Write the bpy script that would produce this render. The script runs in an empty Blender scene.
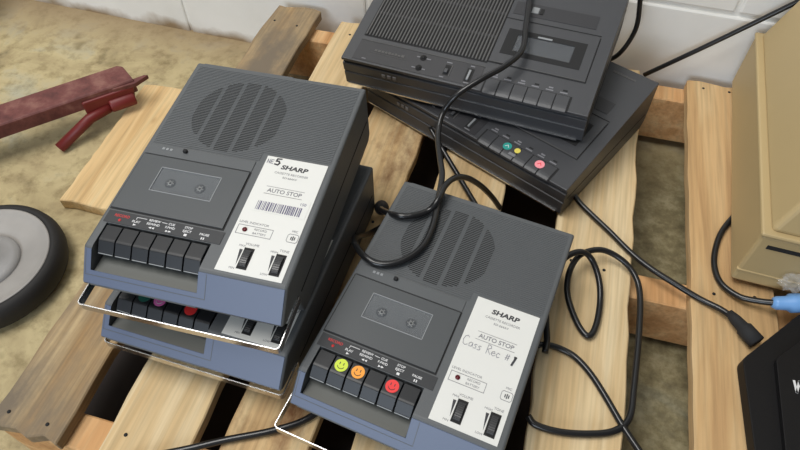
import bpy, bmesh, math, random
from mathutils import Vector, Matrix
from math import sin, cos, pi, radians
random.seed(7)
SC = bpy.context.scene
COL = SC.collection

FZ = -.12      # concrete floor; the pallet's deck is z = 0
# ------------------------------------------------------------------ materials
def new_mat(name):
    m = bpy.data.materials.new(name); m.use_nodes = True
    nt = m.node_tree; b = nt.nodes['Principled BSDF']
    return m, nt, b

def srgb(r, g, b):
    f = lambda c: (c/255/12.92) if c/255 <= .04045 else ((c/255+.055)/1.055)**2.4
    return (f(r), f(g), f(b), 1)

def plain(name, col, rough=.5, metal=0., bump=0., bscale=400, spec=.5, vary=0.):
    m, nt, b = new_mat(name)
    b.inputs['Base Color'].default_value = col
    b.inputs['Roughness'].default_value = rough
    b.inputs['Metallic'].default_value = metal
    b.inputs['Specular IOR Level'].default_value = spec
    tc = nt.nodes.new('ShaderNodeTexCoord')
    if vary:
        n = nt.nodes.new('ShaderNodeTexNoise'); n.inputs['Scale'].default_value = 14; n.inputs['Detail'].default_value = 6
        nt.links.new(tc.outputs['Object'], n.inputs['Vector'])
        mx = nt.nodes.new('ShaderNodeMixRGB')
        mx.inputs['Color1'].default_value = tuple(c*(1-vary) for c in col[:3])+(1,)
        mx.inputs['Color2'].default_value = tuple(min(1, c*(1+vary)) for c in col[:3])+(1,)
        nt.links.new(n.outputs['Fac'], mx.inputs['Fac']); nt.links.new(mx.outputs['Color'], b.inputs['Base Color'])
    if bump:
        n = nt.nodes.new('ShaderNodeTexNoise'); n.inputs['Scale'].default_value = bscale; n.inputs['Detail'].default_value = 3
        nt.links.new(tc.outputs['Object'], n.inputs['Vector'])
        bp = nt.nodes.new('ShaderNodeBump'); bp.inputs['Strength'].default_value = bump; bp.inputs['Distance'].default_value = .0006
        nt.links.new(n.outputs['Fac'], bp.inputs['Height']); nt.links.new(bp.outputs['Normal'], b.inputs['Normal'])
    return m

def ramp(nt, stops):
    r = nt.nodes.new('ShaderNodeValToRGB'); e = r.color_ramp.elements
    while len(e) < len(stops): e.new(.5)
    for i, (p, c) in enumerate(stops): e[i].position = p; e[i].color = c
    return r

def wood(name, c0, c1, c2, stain=None, stain_amt=.0, seed=0., grain=1., rough=.75):
    m, nt, b = new_mat(name); L = nt.links.new
    tc = nt.nodes.new('ShaderNodeTexCoord')
    mp = nt.nodes.new('ShaderNodeMapping'); mp.inputs['Location'].default_value = (seed, seed*1.7, seed*.3)
    mp.inputs['Scale'].default_value = (38, 2.6, 38)
    L(tc.outputs['Object'], mp.inputs['Vector'])
    n1 = nt.nodes.new('ShaderNodeTexNoise'); n1.inputs['Scale'].default_value = 1.; n1.inputs['Detail'].default_value = 7; n1.inputs['Distortion'].default_value = .8
    L(mp.outputs['Vector'], n1.inputs['Vector'])
    r1 = ramp(nt, [(.30, c0), (.5, c1), (.68, c2)]); L(n1.outputs['Fac'], r1.inputs['Fac'])
    # fine grain
    mp2 = nt.nodes.new('ShaderNodeMapping'); mp2.inputs['Location'].default_value = (seed*2, seed, 0)
    mp2.inputs['Scale'].default_value = (220, 7, 220); L(tc.outputs['Object'], mp2.inputs['Vector'])
    n2 = nt.nodes.new('ShaderNodeTexNoise'); n2.inputs['Scale'].default_value = 1.; n2.inputs['Detail'].default_value = 4
    L(mp2.outputs['Vector'], n2.inputs['Vector'])
    r2 = ramp(nt, [(.3, (1-.22*grain,)*3+(1,)), (.6, (1, 1, 1, 1))]); L(n2.outputs['Fac'], r2.inputs['Fac'])
    mu = nt.nodes.new('ShaderNodeMixRGB'); mu.blend_type = 'MULTIPLY'; mu.inputs['Fac'].default_value = 1
    L(r1.outputs['Color'], mu.inputs['Color1']); L(r2.outputs['Color'], mu.inputs['Color2'])
    out = mu.outputs['Color']
    # knots
    mp3 = nt.nodes.new('ShaderNodeMapping'); mp3.inputs['Location'].default_value = (seed*3.1, seed*.9, 0); mp3.inputs['Scale'].default_value = (16, 6.5, .1)
    L(tc.outputs['Object'], mp3.inputs['Vector'])
    vo = nt.nodes.new('ShaderNodeTexVoronoi'); vo.inputs['Scale'].default_value = 1.; vo.inputs['Randomness'].default_value = 1.
    L(mp3.outputs['Vector'], vo.inputs['Vector'])
    r3 = ramp(nt, [(.03, (.42, .3, .2, 1)), (.11, (1, 1, 1, 1))]); L(vo.outputs['Distance'], r3.inputs['Fac'])
    mk = nt.nodes.new('ShaderNodeMixRGB'); mk.blend_type = 'MULTIPLY'; mk.inputs['Fac'].default_value = .8
    L(out, mk.inputs['Color1']); L(r3.outputs['Color'], mk.inputs['Color2']); out = mk.outputs['Color']
    if stain:
        n4 = nt.nodes.new('ShaderNodeTexNoise'); n4.inputs['Scale'].default_value = 9; n4.inputs['Detail'].default_value = 8; n4.inputs['Roughness'].default_value = .65
        mp4 = nt.nodes.new('ShaderNodeMapping'); mp4.inputs['Location'].default_value = (seed, seed*.4, 0); mp4.inputs['Scale'].default_value = (1.6, .8, 1)
        L(tc.outputs['Object'], mp4.inputs['Vector']); L(mp4.outputs['Vector'], n4.inputs['Vector'])
        r4 = ramp(nt, [(.5-stain_amt*.35, (0, 0, 0, 1)), (.62, (1, 1, 1, 1))]); L(n4.outputs['Fac'], r4.inputs['Fac'])
        ms = nt.nodes.new('ShaderNodeMixRGB'); ms.inputs['Color2'].default_value = stain
        L(r4.outputs['Color'], ms.inputs['Fac']); L(out, ms.inputs['Color1']); out = ms.outputs['Color']
    L(out, b.inputs['Base Color'])
    b.inputs['Roughness'].default_value = rough
    b.inputs['Specular IOR Level'].default_value = .25
    bp = nt.nodes.new('ShaderNodeBump'); bp.inputs['Strength'].default_value = .35; bp.inputs['Distance'].default_value = .001
    L(n2.outputs['Fac'], bp.inputs['Height']); L(bp.outputs['Normal'], b.inputs['Normal'])
    return m

def floor_mat():
    m, nt, b = new_mat('concrete_floor'); L = nt.links.new
    tc = nt.nodes.new('ShaderNodeTexCoord')
    n = nt.nodes.new('ShaderNodeTexNoise'); n.inputs['Scale'].default_value = 7; n.inputs['Detail'].default_value = 9; n.inputs['Roughness'].default_value = .62; n.inputs['Distortion'].default_value = .6
    L(tc.outputs['Object'], n.inputs['Vector'])
    r = ramp(nt, [(.30, srgb(128, 118, 90)), (.44, srgb(168, 151, 112)), (.56, srgb(188, 172, 130)), (.70, srgb(176, 171, 147))])
    L(n.outputs['Fac'], r.inputs['Fac'])
    n2 = nt.nodes.new('ShaderNodeTexNoise'); n2.inputs['Scale'].default_value = 34; n2.inputs['Detail'].default_value = 6; n2.inputs['Roughness'].default_value = .7
    L(tc.outputs['Object'], n2.inputs['Vector'])
    r2 = ramp(nt, [(.34, (.55, .52, .44, 1)), (.52, (1, 1, 1, 1))]); L(n2.outputs['Fac'], r2.inputs['Fac'])
    mu = nt.nodes.new('ShaderNodeMixRGB'); mu.blend_type = 'MULTIPLY'; mu.inputs['Fac'].default_value = .75
    L(r.outputs['Color'], mu.inputs['Color1']); L(r2.outputs['Color'], mu.inputs['Color2'])
    # dark blotches and crumbs
    n3 = nt.nodes.new('ShaderNodeTexNoise'); n3.inputs['Scale'].default_value = 15; n3.inputs['Detail'].default_value = 3
    mp = nt.nodes.new('ShaderNodeMapping'); mp.inputs['Location'].default_value = (3.3, 1.2, .4)
    L(tc.outputs['Object'], mp.inputs['Vector']); L(mp.outputs['Vector'], n3.inputs['Vector'])
    r3 = ramp(nt, [(.64, (1, 1, 1, 1)), (.74, (.42, .40, .30, 1))]); L(n3.outputs['Fac'], r3.inputs['Fac'])
    mu2 = nt.nodes.new('ShaderNodeMixRGB'); mu2.blend_type = 'MULTIPLY'; mu2.inputs['Fac'].default_value = .8
    L(mu.outputs['Color'], mu2.inputs['Color1']); L(r3.outputs['Color'], mu2.inputs['Color2'])
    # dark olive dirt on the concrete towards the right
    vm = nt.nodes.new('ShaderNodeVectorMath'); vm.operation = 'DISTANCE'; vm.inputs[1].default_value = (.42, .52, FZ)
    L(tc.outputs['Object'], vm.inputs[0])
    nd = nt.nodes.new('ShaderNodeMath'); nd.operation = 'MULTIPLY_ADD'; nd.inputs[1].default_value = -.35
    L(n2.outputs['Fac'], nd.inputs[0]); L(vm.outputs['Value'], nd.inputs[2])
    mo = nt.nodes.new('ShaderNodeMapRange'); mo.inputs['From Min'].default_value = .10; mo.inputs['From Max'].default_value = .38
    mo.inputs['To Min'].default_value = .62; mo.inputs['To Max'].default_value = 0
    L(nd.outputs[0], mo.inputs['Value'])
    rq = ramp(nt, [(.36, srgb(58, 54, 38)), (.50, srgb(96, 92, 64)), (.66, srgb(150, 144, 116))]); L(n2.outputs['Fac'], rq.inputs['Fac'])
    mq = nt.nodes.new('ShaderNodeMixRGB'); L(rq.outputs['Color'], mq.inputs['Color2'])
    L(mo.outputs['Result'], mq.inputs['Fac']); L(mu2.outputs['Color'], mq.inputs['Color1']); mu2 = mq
    # dirt swept up against the back wall
    sx = nt.nodes.new('ShaderNodeSeparateXYZ'); L(tc.outputs['Object'], sx.inputs['Vector'])
    ma = nt.nodes.new('ShaderNodeMath'); ma.operation = 'MULTIPLY_ADD'; ma.inputs[1].default_value = .16
    L(n.outputs['Fac'], ma.inputs[0]); L(sx.outputs['Y'], ma.inputs[2])
    mr = nt.nodes.new('ShaderNodeMapRange'); mr.inputs['From Min'].default_value = .93; mr.inputs['From Max'].default_value = 1.06; mr.inputs['To Max'].default_value = .7
    L(ma.outputs[0], mr.inputs['Value'])
    md = nt.nodes.new('ShaderNodeMixRGB'); md.inputs['Color2'].default_value = srgb(138, 116, 88)
    L(mr.outputs['Result'], md.inputs['Fac']); L(mu2.outputs['Color'], md.inputs['Color1'])
    L(md.outputs['Color'], b.inputs['Base Color'])
    b.inputs['Roughness'].default_value = .7
    bp = nt.nodes.new('ShaderNodeBump'); bp.inputs['Strength'].default_value = .3; bp.inputs['Distance'].default_value = .002
    L(n2.outputs['Fac'], bp.inputs['Height']); L(bp.outputs['Normal'], b.inputs['Normal'])
    return m

def wall_mat():
    m, nt, b = new_mat('painted_block'); L = nt.links.new
    tc = nt.nodes.new('ShaderNodeTexCoord')
    n = nt.nodes.new('ShaderNodeTexNoise'); n.inputs['Scale'].default_value = 5; n.inputs['Detail'].default_value = 6
    L(tc.outputs['Object'], n.inputs['Vector'])
    r = ramp(nt, [(.3, srgb(228, 227, 221)), (.65, srgb(243, 242, 238))]); L(n.outputs['Fac'], r.inputs['Fac'])
    # grime creeping up from the floor
    sx = nt.nodes.new('ShaderNodeSeparateXYZ'); L(tc.outputs['Object'], sx.inputs['Vector'])
    n2 = nt.nodes.new('ShaderNodeTexNoise'); n2.inputs['Scale'].default_value = 16; n2.inputs['Detail'].default_value = 5
    L(tc.outputs['Object'], n2.inputs['Vector'])
    ma = nt.nodes.new('ShaderNodeMath'); ma.operation = 'MULTIPLY_ADD'; ma.inputs[1].default_value = -.05
    L(n2.outputs['Fac'], ma.inputs[0]); L(sx.outputs['Z'], ma.inputs[2])
    mr = nt.nodes.new('ShaderNodeMapRange'); mr.inputs['From Min'].default_value = -.150; mr.inputs['From Max'].default_value = -.126
    mr.inputs['To Min'].default_value = 1; mr.inputs['To Max'].default_value = 0
    L(ma.outputs[0], mr.inputs['Value'])
    mx = nt.nodes.new('ShaderNodeMixRGB'); mx.inputs['Color2'].default_value = srgb(150, 128, 98)
    L(mr.outputs['Result'], mx.inputs['Fac']); L(r.outputs['Color'], mx.inputs['Color1'])
    L(mx.outputs['Color'], b.inputs['Base Color'])
    b.inputs['Roughness'].default_value = .45
    n3 = nt.nodes.new('ShaderNodeTexNoise'); n3.inputs['Scale'].default_value = 120; n3.inputs['Detail'].default_value = 3
    L(tc.outputs['Object'], n3.inputs['Vector'])
    bp = nt.nodes.new('ShaderNodeBump'); bp.inputs['Strength'].default_value = .25; bp.inputs['Distance'].default_value = .001
    L(n3.outputs['Fac'], bp.inputs['Height']); L(bp.outputs['Normal'], b.inputs['Normal'])
    return m

def rust_mat():
    m, nt, b = new_mat('rusty_red_paint'); L = nt.links.new
    tc = nt.nodes.new('ShaderNodeTexCoord')
    n = nt.nodes.new('ShaderNodeTexNoise'); n.inputs['Scale'].default_value = 26; n.inputs['Detail'].default_value = 8; n.inputs['Roughness'].default_value = .65
    L(tc.outputs['Object'], n.inputs['Vector'])
    r = ramp(nt, [(.32, srgb(76, 34, 32)), (.5, srgb(108, 58, 53)), (.66, srgb(134, 90, 80))]); L(n.outputs['Fac'], r.inputs['Fac'])
    L(r.outputs['Color'], b.inputs['Base Color']); b.inputs['Roughness'].default_value = .6
    bp = nt.nodes.new('ShaderNodeBump'); bp.inputs['Strength'].default_value = .3; bp.inputs['Distance'].default_value = .001
    L(n.outputs['Fac'], bp.inputs['Height']); L(bp.outputs['Normal'], b.inputs['Normal'])
    return m

def glassy(name, tint, alpha, rough=.08):
    m, nt, b = new_mat(name)
    b.inputs['Base Color'].default_value = tint; b.inputs['Roughness'].default_value = rough
    b.inputs['Alpha'].default_value = alpha
    return m

M = dict(
    grey=plain('grey_plastic', srgb(84, 87, 89), .5, bump=.25, bscale=900, vary=.06),
    front=plain('front_blue_reflection', srgb(86, 97, 121), .42, bump=.12, bscale=900),  # blue reflected window light mixed into the grey base colour
    darkgap=plain('dark_gap', srgb(22, 22, 23), .7, vary=.05),
    strip=plain('black_strip', srgb(40, 42, 45), .5, vary=.05),
    key=plain('black_key', srgb(28, 30, 33), .4, vary=.04, spec=.4),
    hole=plain('grille_hole', srgb(30, 31, 32), .9, vary=.05),
    slot=plain('slot_black', srgb(28, 28, 29), .8, vary=.05),
    door=plain('door_plastic', srgb(74, 77, 79), .4, bump=.1, vary=.04),
    tray=plain('tray_plastic', srgb(96, 98, 94), .5, vary=.05),
    pane=glassy('smoked_window', srgb(120, 124, 128), .22, .12),
    winfloor=plain('window_back', srgb(104, 107, 109), .5, vary=.03),
    spoolgrey=plain('spool_grey', srgb(70, 72, 74), .5, vary=.04),
    frame=plain('window_outline', srgb(140, 143, 145), .4, vary=.04),
    spool=plain('cream_spool', srgb(176, 176, 172), .6, vary=.04),
    white=plain('white_panel', srgb(220, 220, 215), .45, vary=.02),
    ink=plain('black_ink', srgb(52, 52, 56), .6, vary=.05),
    grayink=plain('grey_ink', srgb(120, 120, 124), .6, vary=.05),
    wink=plain('white_ink', srgb(222, 222, 222), .6, vary=.02),
    rink=plain('red_ink', srgb(196, 48, 48), .6, vary=.05),
    pen=plain('pen_ink', srgb(128, 128, 138), .6, vary=.05),
    purpleink=plain('barcode_ink', srgb(96, 92, 120), .6, vary=.05),
    chrome=plain('chrome', (.62, .62, .62, 1), .26, 1., vary=.02),
    wheel=plain('thumb_wheel', srgb(66, 66, 67), .35, vary=.05),
    led=plain('indicator_red', srgb(90, 16, 26), .25, vary=.05),
    rubber=plain('rubber', srgb(30, 30, 31), .8, vary=.08),
    black=plain('black_plastic', srgb(62, 63, 66), .42, bump=.25, bscale=900, vary=.06),
    black2=plain('black_recess', srgb(46, 46, 49), .45, vary=.05),
    rib=plain('grille_rib', srgb(80, 79, 78), .45, vary=.05),
    cord=plain('black_cord', srgb(26, 26, 27), .28, vary=.06),
    device=plain('matte_black', srgb(17, 16, 17), .6, bump=.2, vary=.08, spec=.3),
    yellow=plain('sticker_yellow', srgb(206, 226, 64), .45, vary=.03),
    orange=plain('sticker_orange', srgb(246, 160, 50), .45, vary=.03),
    red=plain('sticker_red', srgb(232, 52, 52), .45, vary=.03),
    teal=plain('sticker_teal', srgb(40, 150, 140), .45, vary=.03),
    dteal=plain('sticker_dark_teal', srgb(28, 92, 78), .45, vary=.03),
    pink=plain('sticker_pink', srgb(222, 110, 178), .45, vary=.03),
    lpink=plain('sticker_light_pink', srgb(246, 150, 160), .45, vary=.03),
    pyellow=plain('sticker_pale_yellow', srgb(222, 206, 92), .45, vary=.03),
    beige=plain('beige_plastic', srgb(184, 162, 118), .5, bump=.2, bscale=700, vary=.03),
    blue=plain('light_blue_plastic', srgb(112, 160, 214), .4, vary=.05),
    clear=glassy('clear_film', srgb(225, 225, 225), .14, .05),
    sheet=plain('gap_darkening', srgb(44, 36, 32), .8, bump=.4, bscale=60, vary=.35),
    tyre=plain('tyre_rubber', srgb(26, 24, 23), .7, bump=.5, bscale=120, vary=.15),
    rim=plain('wheel_rim', srgb(150, 146, 141), .5, 0., bump=.3, bscale=90, vary=.34),
    hubm=plain('wheel_hub', srgb(140, 138, 136), .5, 0., bump=.3, bscale=90, vary=.25),
    rust=rust_mat(),
    redpaint=plain('red_paint', srgb(108, 28, 25), .5, bump=.3, bscale=90, vary=.2),
    brown=plain('brown_board', srgb(84, 58, 48), .7, vary=.1),
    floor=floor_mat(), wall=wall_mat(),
)
WY = (srgb(200, 169, 122), srgb(214, 187, 142), srgb(226, 205, 165))
WB = (srgb(190, 154, 108), srgb(208, 177, 130), srgb(220, 196, 152))
WOODS = dict(
    old=wood('weathered_pine', srgb(168, 132, 86), srgb(186, 156, 112), srgb(204, 178, 134), stain=srgb(118, 106, 90), stain_amt=.7, seed=1.3, grain=1.8),
    p1=wood('pale_pine', *WY, seed=2.1), p2=wood('pine', *WB, seed=5.7),
    p3=wood('pine_stained', *WB, stain=srgb(120, 84, 54), stain_amt=.15, seed=8.2),
    p4=wood('pale_pine_knotty', *WY, seed=11.4), p5=wood('pine_pinkish', srgb(184, 146, 102), srgb(202, 166, 118), srgb(214, 184, 138), seed=14.9),
    st=wood('stringer_pine', srgb(184, 136, 88), srgb(206, 160, 110), srgb(216, 178, 130), seed=3.9),
    loose=wood('honey_plank', srgb(202, 164, 112), srgb(216, 184, 134), srgb(226, 200, 152), seed=17.2),
)

# ------------------------------------------------------------------ mesh builder
class MB:
    def __init__(s): s.v = []; s.f = []; s.m = []; s.sm = []; s.mats = []
    def mi(s, mat):
        if mat not in s.mats: s.mats.append(mat)
        return s.mats.index(mat)
    def add_bm(s, bm, mat, fn=None, smooth=False):
        o = len(s.v); bm.verts.ensure_lookup_table(); bm.verts.index_update(); k = s.mi(mat)
        for v in bm.verts: s.v.append(tuple(fn(v.co)) if fn else tuple(v.co))
        for f in bm.faces:
            s.f.append([o+v.index for v in f.verts]); s.m.append(k); s.sm.append(smooth)
        bm.free(); return s
    def poly_prism(s, pts, axis, a0, a1, mat, bev=0, seg=2, fn=None, keep=None, smooth=False):
        """pts: 2D outline; extruded along axis ('x': pts are (y,z); 'z': (x,y); 'y': (x,z))."""
        bm = bmesh.new()
        P = {'x': lambda p, a: (a, p[0], p[1]), 'y': lambda p, a: (p[0], a, p[1]), 'z': lambda p, a: (p[0], p[1], a)}[axis]
        A = [bm.verts.new(P(p, a0)) for p in pts]; B = [bm.verts.new(P(p, a1)) for p in pts]
        n = len(pts); bm.faces.new(A); bm.faces.new(B)
        for i in range(n): bm.faces.new((A[i], A[(i+1) % n], B[(i+1) % n], B[i]))
        bmesh.ops.recalc_face_normals(bm, faces=bm.faces)
        if bev:
            es = [e for e in bm.edges if (keep is None or keep(e))]
            bmesh.ops.bevel(bm, geom=es, offset=bev, segments=seg, profile=.5, affect='EDGES', clamp_overlap=True)
        return s.add_bm(bm, mat, fn, smooth)
    def box(s, x0, x1, y0, y1, z0, z1, mat, bev=0, seg=1, fn=None):
        return s.poly_prism([(x0, y0), (x1, y0), (x1, y1), (x0, y1)], 'z', z0, z1, mat, bev, seg, fn)
    def cyl(s, c, axis, r, h, mat, n=24, r2=None, fn=None, smooth=True, bev=0):
        bm = bmesh.new()
        bmesh.ops.create_cone(bm, cap_ends=True, segments=n, radius1=r, radius2=r if r2 is None else r2, depth=h)
        if bev:
            bmesh.ops.bevel(bm, geom=[e for e in bm.edges if len(e.link_faces) == 2 and any(len(f.verts) > 4 for f in e.link_faces)], offset=bev, segments=2, affect='EDGES', profile=.5)
        q = Vector((0, 0, 1)).rotation_difference(Vector(axis).normalized()).to_matrix()
        for v in bm.verts: v.co = q @ v.co + Vector(c)
        return s.add_bm(bm, mat, fn, smooth)
    def lathe(s, prof, mat, n=48, fn=None):
        bm = bmesh.new(); rings = []
        for r, z in prof: rings.append([bm.verts.new((r*cos(2*pi*i/n), r*sin(2*pi*i/n), z)) for i in range(n)])
        for a, b in zip(rings, rings[1:]+rings[:1]):
            for i in range(n):
                bm.faces.new((a[i], a[(i+1) % n], b[(i+1) % n], b[i]))
        bmesh.ops.recalc_face_normals(bm, faces=bm.faces)
        return s.add_bm(bm, mat, fn, True)
    def tube(s, pts, r, mat, n=10, fn=None, caps=True):
        bm = bmesh.new(); pts = [Vector(p) for p in pts]; rings = []
        up = None
        for i, p in enumerate(pts):
            t = (pts[min(i+1, len(pts)-1)] - pts[max(i-1, 0)]).normalized()
            if up is None: up = t.orthogonal().normalized()
            up = (up - t*up.dot(t)).normalized(); w = t.cross(up)
            rr = r[i] if isinstance(r, (list, tuple)) else r
            rings.append([bm.verts.new(p+up*rr*cos(2*pi*k/n)+w*rr*sin(2*pi*k/n)) for k in range(n)])
        for a, b in zip(rings, rings[1:]):
            for k in range(n): bm.faces.new((a[k], a[(k+1) % n], b[(k+1) % n], b[k]))
        if caps: bm.faces.new(rings[0]); bm.faces.new(rings[-1])
        bmesh.ops.recalc_face_normals(bm, faces=bm.faces)
        return s.add_bm(bm, mat, fn, True)
    def text(s, body, x, y, size, mat, sx=1., shear=0., bold=0., align='LEFT', rot=0., h=.00015, fn=None):
        cu = bpy.data.curves.new('t', 'FONT'); cu.body = body; cu.size = size; cu.align_x = align; cu.align_y = 'CENTER'
        cu.offset = bold; cu.shear = shear; cu.extrude = h/2; cu.resolution_u = 3
        ob = bpy.data.objects.new('t', cu); COL.objects.link(ob)
        me = bpy.data.meshes.new_from_object(ob)
        bm = bmesh.new(); bm.from_mesh(me)
        R = Matrix.Rotation(rot, 3, 'Z')
        for v in bm.verts: v.co = R @ Vector((v.co.x*sx, v.co.y, v.co.z)) + Vector((x, y, h/2))
        bpy.data.objects.remove(ob); bpy.data.curves.remove(cu); bpy.data.meshes.remove(me)
        return s.add_bm(bm, mat, fn)
    def stroke(s, pts, w, mat, h=.0002, fn=None):
        for a, b in zip(pts, pts[1:]):
            d = Vector((b[0]-a[0], b[1]-a[1])); L = d.length
            if L < 1e-6: continue
            t = d/L; n_ = Vector((-t.y, t.x))*w/2; e = t*w*.35
            A = Vector(a)-e; B = Vector(b)+e
            s.poly_prism([tuple(A-n_), tuple(B-n_), tuple(B+n_), tuple(A+n_)], 'z', 0, h, mat, fn=fn)
        return s
    def build(s, name, parent=None, loc=None, auto=True):
        me = bpy.data.meshes.new(name)
        me.from_pydata(s.v, [], s.f)
        for m in s.mats: me.materials.append(m)
        me.polygons.foreach_set('material_index', s.m)
        me.polygons.foreach_set('use_smooth', s.sm)
        me.update()
        o = bpy.data.objects.new(name, me); COL.objects.link(o)
        if parent: o.parent = parent
        if loc: o.location = loc
        return o

def tag(o, label=None, cat=None, group=None, kind=None):
    if label: o['label'] = label
    if cat: o['category'] = cat
    if group: o['group'] = group
    if kind: o['kind'] = kind
    return o
def thing(name, label, cat, loc=(0, 0, 0), rot=(0, 0, 0), group=None):
    o = bpy.data.objects.new(name, None); COL.objects.link(o)
    o.empty_display_size = .05; o.location = loc; o.rotation_euler = rot
    return tag(o, label, cat, group)
def part(o, parent, label=None):
    o.parent = parent
    if label: o['label'] = label
    return o

def spline(pts, k=10):
    P = [Vector(p) for p in pts]; out = []
    Q = [P[0]*2-P[1]]+P+[P[-1]*2-P[-2]]
    for i in range(1, len(Q)-2):
        a, b, c, d = Q[i-1:i+3]
        for j in range(k):
            t = j/k
            out.append(.5*((2*b)+(c-a)*t+(2*a-5*b+4*c-d)*t*t+(3*b-a-3*c+d)*t**3))
    out.append(P[-1]); return out

# ------------------------------------------------------------------ the setting
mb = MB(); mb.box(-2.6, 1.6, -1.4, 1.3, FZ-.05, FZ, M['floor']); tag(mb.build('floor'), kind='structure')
# back wall of painted blocks, turned a little against the pallet
WA = radians(-2.15); WD = .9485
wn = Vector((.03749, .9993, 0)); wt = Vector((.9993, -.03749, 0))
def wfn(v): return wn*(WD+v.y)+wt*v.x+Vector((0, 0, v.z))
mb = MB(); mb.box(-2.6, 1.8, .004, .14, FZ-.02, 1.3, M['wall'], fn=wfn)
row = 0; z = .11-.2
while z < 1.2:
    k = -8
    while True:
        bx = .2363 + .4*k + (.2 if row % 2 == 0 else 0.)
        if bx > 1.8: break
        a, b = bx+.003, bx+.397
        zz = FZ-.02 if row == 0 else z+.003
        mb.box(a, b, 0, .02, zz, z+.197, M['wall'], bev=.0035, seg=2, fn=wfn)
        k += 1
    row += 1; z += .2
tag(mb.build('wall_back'), kind='structure')

# ------------------------------------------------------------------ pallet
PY0, PY1 = .117, .925
BT = .018
pallet = thing('pallet', 'slatted wooden shipping pallet on the concrete floor carrying the tape recorders', 'pallet', (-.08, .52, FZ))
PO = Vector((-.08, .52, FZ))
def board(x0, x1, y0, y1, z0, z1, mat, name='deck_board', rough=.004, seed=0):
    """plank with slightly uneven outline"""
    rnd = random.Random(seed); n = 22
    bm = bmesh.new(); L = []; R = []
    pts = []
    for i in range(n+1):
        y = y0+(y1-y0)*i/n
        pts.append((x0+rnd.uniform(-1, 1)*rough*.35, y))
    for i in range(n, -1, -1):
        y = y0+(y1-y0)*i/n
        pts.append((x1+rnd.uniform(-1, 1)*rough*.35, y))
    # ragged ends
    m_ = 5
    e1 = [(x1+(x0-x1)*i/m_, y0+rnd.uniform(-1, 1)*rough) for i in range(1, m_)]
    e0 = [(x0+(x1-x0)*i/m_, y1+rnd.uniform(-1, 1)*rough) for i in range(1, m_)]
    pts = pts[:n+1]+e0+pts[n+1:]+e1
    b = MB(); cx, cy = (x0+x1)/2, (y0+y1)/2
    b.poly_prism([(p[0]-cx, p[1]-cy) for p in pts], 'z', 0, z1-z0, mat, bev=.0015, seg=1)
    return b.build(name, loc=(cx, cy, z0))
def pboard(*a, **k):
    o = board(*a, **k); o.location = o.location-PO; o.parent = pallet; return o
W_ = WOODS
pboard(-.497, -.411, .117, .945, -BT, 0, W_['old'], rough=.007, seed=1)['label'] = 'weathered grey brown deck board at the left edge'
pboard(-.365, -.273, .112, .925, -BT, 0, W_['p1'], seed=2)
pboard(-.242, -.151, .117, .922, -BT, 0, W_['p3'], rough=.007, seed=3)
pboard(-.108, -.012, .117, .92, -BT, 0, W_['p4'], seed=4)
pboard(.066, .165, .117, .92, -BT, 0, W_['p1'], rough=.006, seed=5)
pboard(.238, .338, .117, .915, -BT, 0, W_['p5'], seed=6)
pboard(.40, .497, .117, .912, -BT, 0, W_['p2'], seed=7)
for i, (y0, y1) in enumerate(((.122, .16), (.475, .513), (.878, .914))):
    b = MB(); b.box(-.498-PO.x, .498-PO.x, y0-PO.y, y1-PO.y, .016, -BT-FZ, W_['st'], bev=.002)
    # grain runs along x here
    o = b.build('stringer', pallet)
for i, x in enumerate((-.38, -.08, .41)):
    pboard(x-.04, x+.05, .12, .91, FZ+.001, FZ+.017, W_['p2'], name='bottom_board', seed=20+i)
b = MB(); b.poly_prism([(-.512, .190), (-.43, .135), (.086, .12), (.092, .45), (.084, .84), (-.20, .86), (-.524, .845), (-.532, .4)], 'z', FZ, FZ+.0008, M['sheet'])  # dark sheet added so the gaps between the boards turn near black
tag(b.build('gap_darkening_sheet'), 'thin dark sheet added on the concrete to blacken the gaps of the pallet', 'sheet')
nb = MB(); nb.cyl((0, 0, 0), (0, 0, 1), .0021, .0010, M['slot'], n=10); nail = None
for bx in (-.454, -.319, -.197, -.06, .115, .288, .448):
    for y in (.141, .494, .896):
        for dx in (-.024, .021):
            if nail is None: nail = o = part(nb.build('nail'), pallet)
            else: o = nail.copy(); COL.objects.link(o); o.parent = pallet
            o.location = (bx+dx+random.uniform(-.006, .006)-PO.x, y+random.uniform(-.008, .008)-PO.y, -FZ+.0001)

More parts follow.
